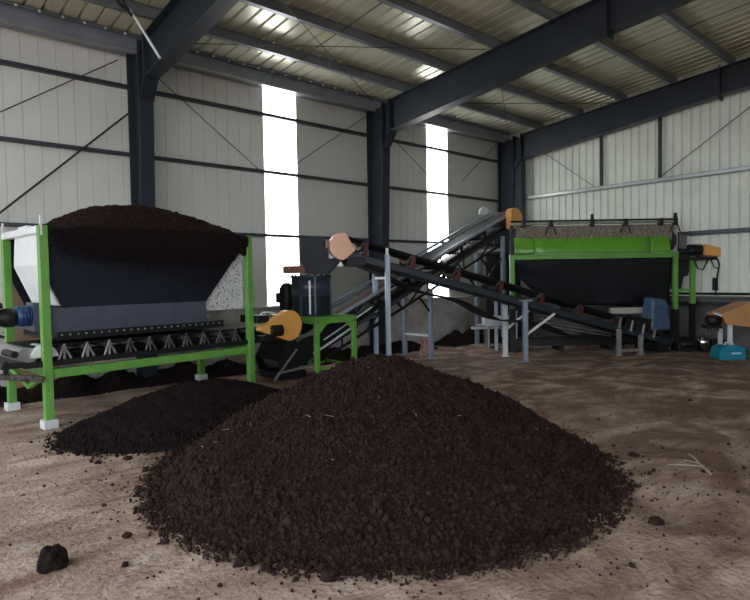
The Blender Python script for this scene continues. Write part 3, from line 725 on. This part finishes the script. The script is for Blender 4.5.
# tail: hopper skirt and drive under a blue cover
m = MB(); m.prism([(.05, .30, ZA(0)+.10), (1.0, .30, ZA(1)+.10), (.95, .30, ZA(1)+.28), (.25, .30, ZA(0)+.42)], (0, .02, 0)); m.prism([(.05, -.32, ZA(0)+.10), (1.0, -.32, ZA(1)+.10), (.95, -.32, ZA(1)+.28), (.25, -.32, ZA(0)+.42)], (0, .02, 0)); m.build('tail_skirt', BLACK, cvA)
bc = MB(); bc.hexa([(-.02, .05, .50), (.46, .05, .50), (.44, .36, .42), (-.02, .36, .42)], [(.0, .05, 1.02), (.36, .05, 1.06), (.36, .30, 1.04), (.02, .30, 1.0)]); bc.build('drive_cover', BLUECOV, cvA, .03)
for k in range(9):
    x = .25+k*.13
    MB().bar((x, .34, ZA(x)), (x-.05, .34, ZA(x)+.20), .02, .035).build('skirt_clamp', STEEL if k % 2 else BLACK, cvA, .002)
MB().box(.0, .25, -.30, .30, .02, .18).build('tail_skid', BLACK, cvA)

# -- conveyor B: climbs from under the crusher to the top of the screen
B_tail = W(-1.50, 8.80); B_head = W(2.87, 12.55)
cvB, LB, ZB = conveyor('belt_conveyor', 'rear conveyor climbing to the right to an orange guard near the corner column', B_tail, B_head, .26, 2.66, .60, dict(belt=.16, rail=.06, truss=.28, beltmat=BELTG, railmat=BLACK, idler=BLACK, sag=.05))
m = MB()
for s in (-1, 1): m.bar((.1, s*.34, ZB(.1)+.27), (LB-.1, s*.34, ZB(LB-.1)+.27), .02, .05)
m.build('belt_edge_strip', GALV, cvB)
def hleg(x, ztop, zbar):
    leg(cvB, x, -.35, ztop, GALV, .075); leg(cvB, x, .35, ztop, GALV, .075); MB().bar((x, -.33, zbar), (x, .33, zbar), .04, .04).build('crossbar', WHITE, cvB)
hleg(3.02, ZB(3.02)-.22, .42); hleg(5.2, ZB(5.2)-.1, .45)
MB().bar((5.2, -.33, 2.05), (5.2, .33, 2.05), .04, .05).build('crossbar', WHITE, cvB)
for s in (-1, 1):
    MB().bar((3.02, s*.35, .85), (2.75, s*.35, ZB(2.75)-.28), .03, .03).build('diagonal_brace', BLACK, cvB); MB().bar((5.2, s*.35, 1.25), (4.5, s*.35, ZB(4.5)-.28), .03, .03).build('diagonal_brace', BLACK, cvB)
MB().bar((5.2, -.33, 1.9), (4.3, -.33, 1.1), .03, .03).build('diagonal_brace', BLACK, cvB)
g = MB(); guard(g, (LB-.30, -.50, ZB(LB)+.04), .20, .22, .14, -.10, (0, 1, 0), (.75, 0, .5)); g.build('belt_guard', ORANGE, cvB, .015)
MB().prism([(LB-.25+.17*math.cos(a), .36, ZB(LB)+.20+.17*math.sin(a)) for a in np.linspace(0, PI, 10)], (0, .03, 0)).build('side_guard', WHITE, cvB)
MB().box(LB-.2, LB+.25, -.46, -.33, ZB(LB)-.2, ZB(LB)-.06).lathe([(0, 0), (.08, 0), (.08, .2), (0, .2)], (LB-.1, -.40, ZB(LB)-.22), (1, 0, 0), 14).build('drive_motor', BLACK, cvB, .004)
# feed box at the tail
m = MB()
for s in (-1, 1): m.prism([(-.15, s*.33, .05), (1.3, s*.33, ZB(1.3)-.12), (1.25, s*.33, ZB(1.3)+.22), (.35, s*.33, .62), (-.05, s*.33, .62), (-.22, s*.33, .3)], (0, .02*s, 0))
m.prism([(-.22, -.33, .3), (-.05, -.33, .62), (-.03, -.33, .62), (-.2, -.33, .3)], (0, .66, 0)); m.box(-.18, .3, -.3, .3, .0, .10); m.build('feed_box', BLACK, cvB, .004)
for s in (-1, 1):
    for A_, B_ in (((-.22, s*.35, .12), (.6, s*.35, .20)), ((-.05, s*.35, .63), (.45, s*.35, .66)), ((-.3, s*.35, .02), (.1, s*.35, .45))): MB().bar(A_, B_, .025, .03).build('feed_box_trim', STEEL, cvB)
MB().bar((.4, -.36, .35), (1.2, -.36, .72), .02, .03).bar((.6, -.36, .55), (1.6, -.36, 1.02), .02, .02).build('guide_strip', WHITE, cvB)
# compost riding on the belt
m = MB(); n = 60
for i in range(n+1):
    x = .9+i*(2.6/n)
    for j in range(7):
        c = -1+j/3; m.v.append((x, c*.2, ZB(x)+.155+.05*(1-c*c)*(1 if 2 < i < n-2 else 0)+.02*noise.noise(V((x*12, c*2, 0)))))
for i in range(n):
    for j in range(6): m.f.append((i*7+j, (i+1)*7+j, (i+1)*7+j+1, i*7+j+1)); m.sm.append(True)
o = m.build('compost_strip', mat('reddish_compost', (.075, .045, .038), .95, 0, .4, 25., bump=.8), None, 0, None, .02); o.location = cvB.location; o.rotation_euler = cvB.rotation_euler
tag(o, 'strip of reddish brown compost riding on the rear conveyor belt', 'compost', kind='stuff')

# ------------------------------------------------------------------ crusher on green stand
corner = W(-.88, 8.5); CRZ = cvB.rotation_euler.z
cr = thing('vertical_crusher', 'navy drum crusher on a green stand straddling the conveyor tail', 'crusher', corner, CRZ)
SL, SWd, TZ = .71, 1.24, .93
for x, y in ((0, 0), (SL, 0), (0, SWd), (SL, SWd)): 
    l = MB().box(x-.035, x+.035, y-.035, y+.035, 0, TZ-.05).build('leg', GREENC, cr, .004)
MB().box(-.04, SL+.04, -.04, SWd+.04, TZ-.012, TZ).build('stand_top', GREENC, cr, .003)
m = MB(); m.box(-.035, SL+.035, -.035, .035, TZ-.10, TZ-.012); m.box(-.035, SL+.035, SWd-.035, SWd+.035, TZ-.10, TZ-.012); m.box(-.035, .035, 0, SWd, TZ-.10, TZ-.012); m.box(SL-.035, SL+.035, 0, SWd, TZ-.10, TZ-.012)
m.prism([(.035, -.03, TZ-.10), (.18, -.03, TZ-.10), (.035, -.03, TZ-.25)], (0, .01, 0)); m.prism([(SL-.035, -.03, TZ-.10), (SL-.18, -.03, TZ-.10), (SL-.035, -.03, TZ-.25)], (0, .01, 0)); m.build('stand_frame', GREENC, cr, .003)
MB().box(0, SL, -.02, .02, .12, .16).box(SL-.02, SL+.02, 0, SWd, .12, .16).build('stand_tie', GREENC, cr)
dc = V((.32, .58, 0)); DR = .32
MB().lathe([(0, TZ), (DR, TZ), (DR, TZ+.30), (DR+.012, TZ+.30), (DR+.012, TZ+.33), (DR, TZ+.33), (DR, TZ+.60), (DR+.015, TZ+.60), (DR+.015, TZ+.625), (0, TZ+.625)], dc, (0, 0, 1), 40).build('drum', DRUM, cr)
m = MB()
for a in (-2.7, -2.0, -1.0):
    m.bar(dc+V((math.cos(a)*(DR+.01), math.sin(a)*(DR+.01), TZ+.02)), dc+V((math.cos(a)*(DR+.01), math.sin(a)*(DR+.01), TZ+.6)), .035, .02, (math.cos(a), math.sin(a), 0))
m.build('drum_rib', DRUM, cr, .003)
a = -2.25; MB().bar(dc+V((math.cos(a)*(DR+.006), math.sin(a)*(DR+.006), TZ+.03)), dc+V((math.cos(a)*(DR+.006), math.sin(a)*(DR+.006), TZ+.55)), .03, .012, (math.cos(a), math.sin(a), 0)).build('door_edge', WHITE, cr)
m = MB()
for k in range(16):
    a = k*PI/8; m.tube(dc+V((math.cos(a)*(DR-.02), math.sin(a)*(DR-.02), TZ+.625)), dc+V((math.cos(a)*(DR-.02), math.sin(a)*(DR-.02), TZ+.65)), .014, 6)
m.build('lid_bolt', BLACK, cr)
mc = dc+V((-.20, .42, 0))
m = MB(); m.lathe([(0, TZ+.05), (.10, TZ+.06), (.12, TZ+.10), (.12, TZ+.42), (.09, TZ+.48), (.05, TZ+.52), (0, TZ+.52)], mc, (0, 0, 1), 20)
for k in range(8): m.lathe([(.12, 0), (.135, 0), (.135, .012), (.12, .012)], mc+V((0, 0, TZ+.12+k*.036)), (0, 0, 1), 20)
m.box(mc.x-.17, mc.x-.1, mc.y-.06, mc.y+.06, TZ+.2, TZ+.36); m.build('motor', BLACK, cr)
m = MB(); q = mc-dc; m.bar(dc+q*.1+V((0, 0, TZ+.73)), mc+V((0, 0, TZ+.73)), .22, .12); m.build('pulley_cover', mat('rust_brown_cover', (.26, .12, .08), .5, 0, .2, 6.), cr, .01)
m = MB()
for k in range(1): m.path([mc+V((.10*math.cos(a)+.02, .22*math.cos(a), TZ+.70+.17*math.sin(a))) for a in np.linspace(.2, 2.9, 14)], .008, 6)
m.build('lifting_hoop', WHITE, cr)
# inlet chute up to conveyor A head
ch = MB(); cx, cy = dc.x+.10, dc.y-.02
z1, z2, z3 = TZ+.63, TZ+.80, 2.0
rel = cr.location; ca = math.cos(-CRZ); sa = math.sin(-CRZ)
def to_cr(p): q = V(p)-rel; return V((q.x*ca-q.y*sa, q.x*sa+q.y*ca, q.z))
def cq(lat, d, z, hw=.14, hl=.14):            # small square in hall-view axes, in crusher coordinates
    return [to_cr(W(lat+a*hw, d+b*hl, z)) for a, b in ((-1, -1), (1, -1), (1, 1), (-1, 1))]
m = MB(); poly = [(-1.17, 2.18), (-.80, 2.18), (-.80, 2.00), (-.40, 1.94), (-.50, 1.84), (-.74, 1.58), (-1.04, 1.58), (-1.17, 1.78)]
p0 = [to_cr(W(a, 9.05, z)) for a, z in poly]; m.prism(p0, to_cr(W(0, 1, 0))*.36-to_cr(W(0, 0, 0))*.36); m.build('inlet_chute', NAVY, cr, .006)
m = MB(); m.lathe([(.30, 0), (.33, 0), (.33, .02), (.30, .02)], dc+V((0, 0, TZ+.61)), (0, 0, 1), 36); m.build('lid_rim', BLACK, cr)

# ------------------------------------------------------------------ green screening machine (right)
G0 = W(2.68, 11.15); G1 = W(5.86, 11.15); GL = (G1-G0).length; GRZ = math.atan2((G1-G0).y, (G1-G0).x)
gm_ = thing('trommel_screen', 'bright green panelled screening machine with a sagging black tarpaulin', 'screening machine', G0, GRZ)
ZB_ = 1.86                                  # green beam
PW = .085
GD = .62
for x in (0, GL):
    l = MB().box(x-PW/2, x+PW/2, -PW/2, PW/2, .78 if x else .85, ZB_-.03).build('leg', GREENC, gm_, .004)
    MB().box(x-PW/2-.015, x+PW/2+.015, -PW/2-.01, PW/2+.01, -.01, .8 if x else .86).build('leg_boot', BLACK, l, .004)
for x, y in ((.05, GD+.3), (GL+.37, .06)):
    l = MB().box(x-PW/2, x+PW/2, y-PW/2, y+PW/2, .9, ZB_-.03).build('leg', GREENC, gm_, .004)
    MB().box(x-PW/2, x+PW/2, y-PW/2, y+PW/2, -.01, .9).build('leg_boot', BLACK, l, .004)
MB().box(-.05, GL+.05, -.04, .04, ZB_-.05, ZB_+.04).box(-.05, GL+.05, -.06, .05, ZB_+.035, ZB_+.05).build('top_beam', GREENC, gm_, .003)
MB().box(GL+.04, GL+.35, .03, .08, 1.14, 1.19).build('side_tie', GREENC, gm_)
# curved shiny hood panels
for k, (a, b) in enumerate(((.04, .42), (.43, GL-.5), (GL-.49, GL-.12))):
    m = MB(); n = 10; zs = ZB_+.06; Hh = .32
    xs_ = list(np.linspace(a, b, 14))
    for x in xs_:
        for j in range(n+1):
            t = j/n; m.v.append((x, -.06-.025*math.sin(t*PI*.9)+.08*t+.02*noise.noise(V((x*3, t*2, k))), zs+Hh*t+(.012*noise.noise(V((x*5, 0, 3))) if j == n else 0)))
    for i in range(13):
        for j in range(n): m.f.append((i*(n+1)+j, (i+1)*(n+1)+j, (i+1)*(n+1)+j+1, i*(n+1)+j+1)); m.sm.append(True)
    m.build('hood_panel', mat('glossy_green_panel', (.12, .35, .03), .25, 0, .1, 3.) if k == 0 else MATS['glossy_green_panel'], gm_, 0, None, .012)
# strapping rail with clamps, brush fringe
ZRL = 2.50
MB().tube((-.02, -.03, ZRL), (GL+.02, -.03, ZRL), .028, 10).build('top_rail', STEEL, gm_)
MB().tube((-.02, .02, ZRL+.055), (GL+.02, .02, ZRL+.055), .018, 8).build('top_rail', BLACK, gm_)
for k, x in enumerate((.22, .75, 1.55, 2.2, GL-.3, GL-.02)):
    m = MB(); m.box(x-.035, x+.035, -.075, .05, ZRL-.07, ZRL+.07); 
    if k in (0, 2, 5): m.box(x-.02, x+.03, -.05, 0, ZRL+.05, ZRL+.17)
    if k % 2: m.tube((x-.03, -.04, ZRL-.02), (x-.11, -.04, ZRL-.21), .012); m.tube((x+.03, -.04, ZRL-.02), (x+.10, -.04, ZRL-.21), .012)
    m.build('rail_clamp', BLACK, gm_, .004)
m = MB(); m.box(.1, GL-.05, .0, .06, ZB_+.28, ZRL-.04); m.build('screen_drum', ROOTY, gm_)
m = MB()
for k in range(170):
    x = random.uniform(.15, GL-.1); z = random.uniform(ZB_+.38, ZRL-.06); L = random.uniform(.03, .09)
    m.tube((x, -.02-random.random()*.03, z), (x+random.uniform(-.05, .05), -.03, z-L), .005, 5)
o = m.build('straw_fringe', TWIG, gm_); o['kind'] = 'stuff'
MB().box(GL-.03, GL+.03, -.03, .03, ZB_, ZRL+.12).build('rail_post', STEEL, gm_, .004); MB().box(-.03, .03, -.0, .05, ZB_, ZRL).build('rail_post', BLACK, gm_, .004)
m = MB()
m.lathe([(.16, 0), (.19, 0), (.19, .05), (.16, .05)], (GL-.06, .12, ZB_+.28), (1, 0, 0), 24); m.build('end_ring', BLACK, gm_)
# tarpaulin: sags in a bowl between the end legs
m = MB(); nx, nz = 60, 16
for i in range(nx+1):
    u = i/nx; x = .04+u*(GL-.08)
    zb = np.interp(u, [0, .05, .2, .45, .8, 1], [1.38, 1.30, 1.00, .90, .88, .92])
    for j in range(nz+1):
        t = j/nz; z = ZB_-.03-(ZB_-.03-zb)*t
        y = .03 + .16*t*t + .025*noise.noise(V((x*1.5, t*2.5, 6)))*(1 if t > .05 else 0)+.10*math.sin(t*PI)*.3
        m.v.append((x, y, z))
for i in range(nx):
    for j in range(nz): m.f.append((i*(nz+1)+j, i*(nz+1)+j+1, (i+1)*(nz+1)+j+1, (i+1)*(nz+1)+j)); m.sm.append(True)
m.build('tarpaulin', TARP, gm_, 0, None, .01)
MB().prism([(.17, -.0, 1.20), (.17, -.0, 1.42), (.42, 0, 1.18)], (0, .01, 0)).build('tarpaulin_patch', BRICKD, gm_)
# belly and base frame
m = MB(); m.box(.1, GL-.1, .2, GD-.1, .95, 1.75); m.build('screen_box', BLACK, gm_)
m = MB(); m.box(-.1, GL+.35, .14, .24, .10, .24); m.box(-.1, GL-.2, GD-.1, GD, .10, .24); 
for x in (.1, 1.0, 2.0, GL-.25): m.box(x-.05, x+.05, .15, GD, 0, .10)
m.build('base_frame', BLACK, gm_, .005)
MB().box(1.95, 2.65, .05, .16, .72, .84).build('bottom_beam', mat('cream_beam', (.42, .41, .34), .5), gm_, .004)
m = MB()
for k in range(5): m.path([(.5+k*.06, .1+k*.03, .72-.07*k), (1.1, .1+k*.03, .64-.07*k), (2.0, .1+k*.03, .42-.05*k)], .012, 6)
m.build('return_roller', STEEL, gm_)
MB().box(.10, .17, .3, .37, 0, .8).box(-.28, -.22, .3, .36, 0, 1.0).build('support_post', GALV, gm_)
MB().box(1.3, 2.1, .35, .42, .20, .34).build('red_skirt', RED, gm_)
# drive deck at the right end
m = MB(); m.box(GL+.06, GL+.80, .0, .36, ZB_-.11, ZB_-.05); m.box(GL+.06, GL+.14, .05, .3, 1.18, ZB_-.1); m.prism([(GL+.14, .1, ZB_-.1), (GL+.42, .1, ZB_-.1), (GL+.30, .1, 1.45), (GL+.22, .1, 1.42), (GL+.16, .1, 1.15), (GL+.14, .1, 1.15)], (0, .10, 0)); m.build('drive_deck', BLACK, gm_, .004)
m = MB(); m.lathe([(0, 0), (.07, 0), (.08, .02), (.08, .22), (.06, .25), (0, .25)], (GL+.10, .16, ZB_+.06), (1, 0, 0), 18); m.lathe([(0, 0), (.10, 0), (.11, .02), (.11, .28), (0, .28)], (GL+.32, .16, ZB_+.09), (1, 0, 0), 20); m.box(GL+.12, GL+.55, .06, .28, ZB_-.06, ZB_+.0); m.build('drive_motor', BLACK, gm_, .003)
MB().hexa([(GL+.58, .0, ZB_-.02), (GL+.92, .0, ZB_-.06), (GL+.92, .30, ZB_-.06), (GL+.58, .30, ZB_-.02)], [(GL+.58, .0, ZB_+.20), (GL+.92, .0, ZB_+.12), (GL+.92, .30, ZB_+.12), (GL+.58, .30, ZB_+.20)]).build('motor_guard', ORANGE, gm_, .012)
MB().box(GL+.12, GL+.28, .1, .2, ZB_+.12, ZB_+.40).build('control_box', BRICKD, gm_, .004)
m = MB(); m.path([(GL+.35, -.02, ZB_-.1), (GL+.42, -.04, ZB_-.28), (GL+.52, -.04, ZB_-.30), (GL+.62, -.02, ZB_-.12), (GL+.80, .0, ZB_-.06), (GL+.86, .0, ZB_-.2), (GL+.82, .0, ZB_-.45), (GL+.80, .02, ZB_-.8)], .014, 6)
m.path([(GL+.68, -.02, ZB_-.10), (GL+.74, -.03, ZB_-.26), (GL+.84, 0, ZB_-.28)], .012, 6); m.build('cable', RUBBER, gm_)
MB().box(GL+.76, GL+.84, .0, .06, 1.15, 1.40).build('switch_box', BLACK, gm_, .003)

# chromed motor lying on the base near the right wall
p = W(.575*10.9, 10.9); o = thing('electric_motor', 'round shiny steel motor lying on the floor right of the green leg', 'motor', (p.x, p.y, .0), GRZ)
MB().lathe([(0, 0), (.10, 0), (.115, .02), (.115, .07), (.12, .075), (.12, .2), (.105, .22), (.105, .27), (0, .27)], (0, 0, .02), (0, 0, 1), 28).build('casing', CHROME, o)
MB().box(-.16, .16, -.1, .1, -.0, .02).build('base_plate', BLACK, o)
MB().box(-.5, -.13, -.05, .12, .0, .17).lathe([(0, 0), (.07, 0), (.07, .3), (0, .3)], (-.45, -.02, .14), (1, 0, 0), 14).build('gearbox', BLACK, o, .01)
o2 = MB().box(.16, .42, -.05, .15, -.0, .22).build('machine_skid', BLACK, None, .01); o2.location = (p.x, p.y, 0); o2.rotation_euler = (0, 0, GRZ); tag(o2, 'low black steel skid on the floor behind the teal box', 'skid')

# orange hood of the next conveyor, cut off by the picture edge
p = W(.615*9.9, 9.9); oh = thing('orange_hooded_conveyor', 'orange hooded conveyor end on white legs at the right edge', 'conveyor', (p.x, p.y, 0), GRZ)
m = MB(); m.prism([(-.10, 0, .77), (.42, 0, .97), (1.7, 0, .97), (1.7, 0, .62), (.50, 0, .53), (.0, 0, .60), (-.03, 0, .70)], (0, .42, 0)); m.build('hood', mat('dull_orange_paint', (.55, .27, .11), .5, 0, .15, 4.), oh, .02)
for x, y in ((.12, .08), (.12, .36), (1.5, .08), (1.5, .36)): leg(oh, x, y, .60, WHITE, .06)
m = MB(); m.lathe([(0, 0), (.09, 0), (.09, .2), (0, .2)], (-.25, .12, .66), (1, 0, 0), 16); m.box(-.30, -.02, .06, .22, .52, .58)
for k in range(4): m.tube((-.28+k*.06, .1, .62), (-.26+k*.06, .08, .47), .012)
m.build('drive', BLACK, oh)
MB().bar((-.22, -.0, .80), (-.08, .0, .75), .03, .03).build('link', WHITE, oh)
# teal box
p = W(.628*9.75, 9.75); tb_ = thing('teal_pump_case', 'small teal plastic case on the floor under the orange hood', 'case', (p.x, p.y, .0), GRZ)
m = MB(); m.prism([(-.22, 0, .0), (.20, 0, .0), (.22, 0, .06), (.20, 0, .19), (.14, 0, .23), (-.12, 0, .24), (-.20, 0, .20), (-.24, 0, .08)], (0, .28, 0)); m.build('case_body', TEAL, tb_, .025)
m = MB(); m.path([(-.08, .12, .23), (-.06, .12, .285), (.06, .12, .285), (.09, .12, .23)], .012, 8); m.build('carry_handle', WHITE, tb_)
m = MB(); m.box(-.03, .14, -.006, .0, .095, .125); m.build('label_strip', mat('pale_blue_label', (.35, .6, .68), .5), tb_)

# white junction box + little card, stools near the back
p = W(.206*12.1, 12.1); o = thing('white_crate', 'white metal tray held on a rail behind the front conveyor', 'tray', (p.x, p.y, 0), GRZ)
MB().box(-.20, .38, -.2, .2, .46, .65).build('tray_body', FOAM, o, .01); MB().box(-.5, .40, -.22, -.18, .40, .45).build('rail', STEEL, o); MB().box(-.15, -.11, -.2, .2, 0, .46).box(.30, .34, -.2, .2, 0, .46).build('stand_leg', STEEL, o)
p = ground(423, 351); p = W(.084*10.9, 10.9); o = MB().hexa([(-.10, 0, 0), (.08, 0, 0), (.08, .02, 0), (-.10, .02, 0)], [(-.04, .10, .28), (.11, .10, .30), (.11, .12, .30), (-.04, .12, .28)]).build('torn_card', CARD, None); o.location = (p.x, p.y, .0); o.rotation_euler = (0, 0, GRZ-.2); tag(o, 'pink patterned torn card propped between two grey conveyor posts', 'card')
# dark cabinet at the corner column
p = W(.225*12.9, 12.9); o = thing('control_cabinet', 'tall black cabinet in the hall corner behind the conveyor head', 'cabinet', (p.x, p.y, 0), GRZ)
MB().box(-.42, .22, -.1, .30, 0, 2.0).build('cabinet_body', BLACK, o, .01); MB().box(-.38, .18, -.115, -.1, .1, 1.9).build('cabinet_door', BLACK, o, .004)

# hanging tube lamp and its cable
def pix(px, py, d):
    t = d/(fw.dot(fw)); r = fw + rt*((px-375)/FPX) + uu*((300-py)/FPX); return V((0, 0, CH))+r*d
a, b = pix(132, 13, 7.0), pix(160, 58, 6.9)
la = thing('tube_lamp', 'thin white tube lamp hanging at a slant beside the left steel column', 'lamp', a)
MB().tube((0, 0, 0), b-a, .016, 10).build('tube', WHITE, la); MB().tube((b-a)*-.08, (0, 0, 0), .022, 10).build('end_cap', STEEL, la)
m = MB(); q = pix(112, -6, 6.9)-a; m.path([(b-a)*-.06, (b-a)*-.12+V((-.05, 0, -.02)), q*.5+V((.0, 0, -.03)), q, q+V((0, 0, .30))], .02, 8); m.build('cable', RUBBER, la)
m = MB(); m.path([(0, 0, 0), (b-a)*.2+V((-.07, 0, .05)), (b-a)*-.05+V((-.10, 0, .12)), q+V((.08, 0, .1))], .014, 8); m.build('cable', RUBBER, la)

# ------------------------------------------------------------------ light: overcast daylight through the open left end and front
w = bpy.data.worlds.new('world'); scene.world = w; w.use_nodes = True
bg = w.node_tree.nodes['Background']; bg.inputs['Color'].default_value = (.86, .93, 1, 1); bg.inputs['Strength'].default_value = 1.3
vs = scene.view_settings; scene.display_settings.display_device = 'sRGB'
vs.view_transform = 'Standard'; vs.look = 'None'; vs.gamma = 1; vs.exposure = 1.42
try: vs.use_curve_mapping = False
except Exception: pass
scene.cycles.max_bounces = 8; scene.cycles.diffuse_bounces = 5
for o in list(COL.objects):
    if o.type == 'MESH' and o.name.startswith(('surface_crumbs', 'scattered')): pass
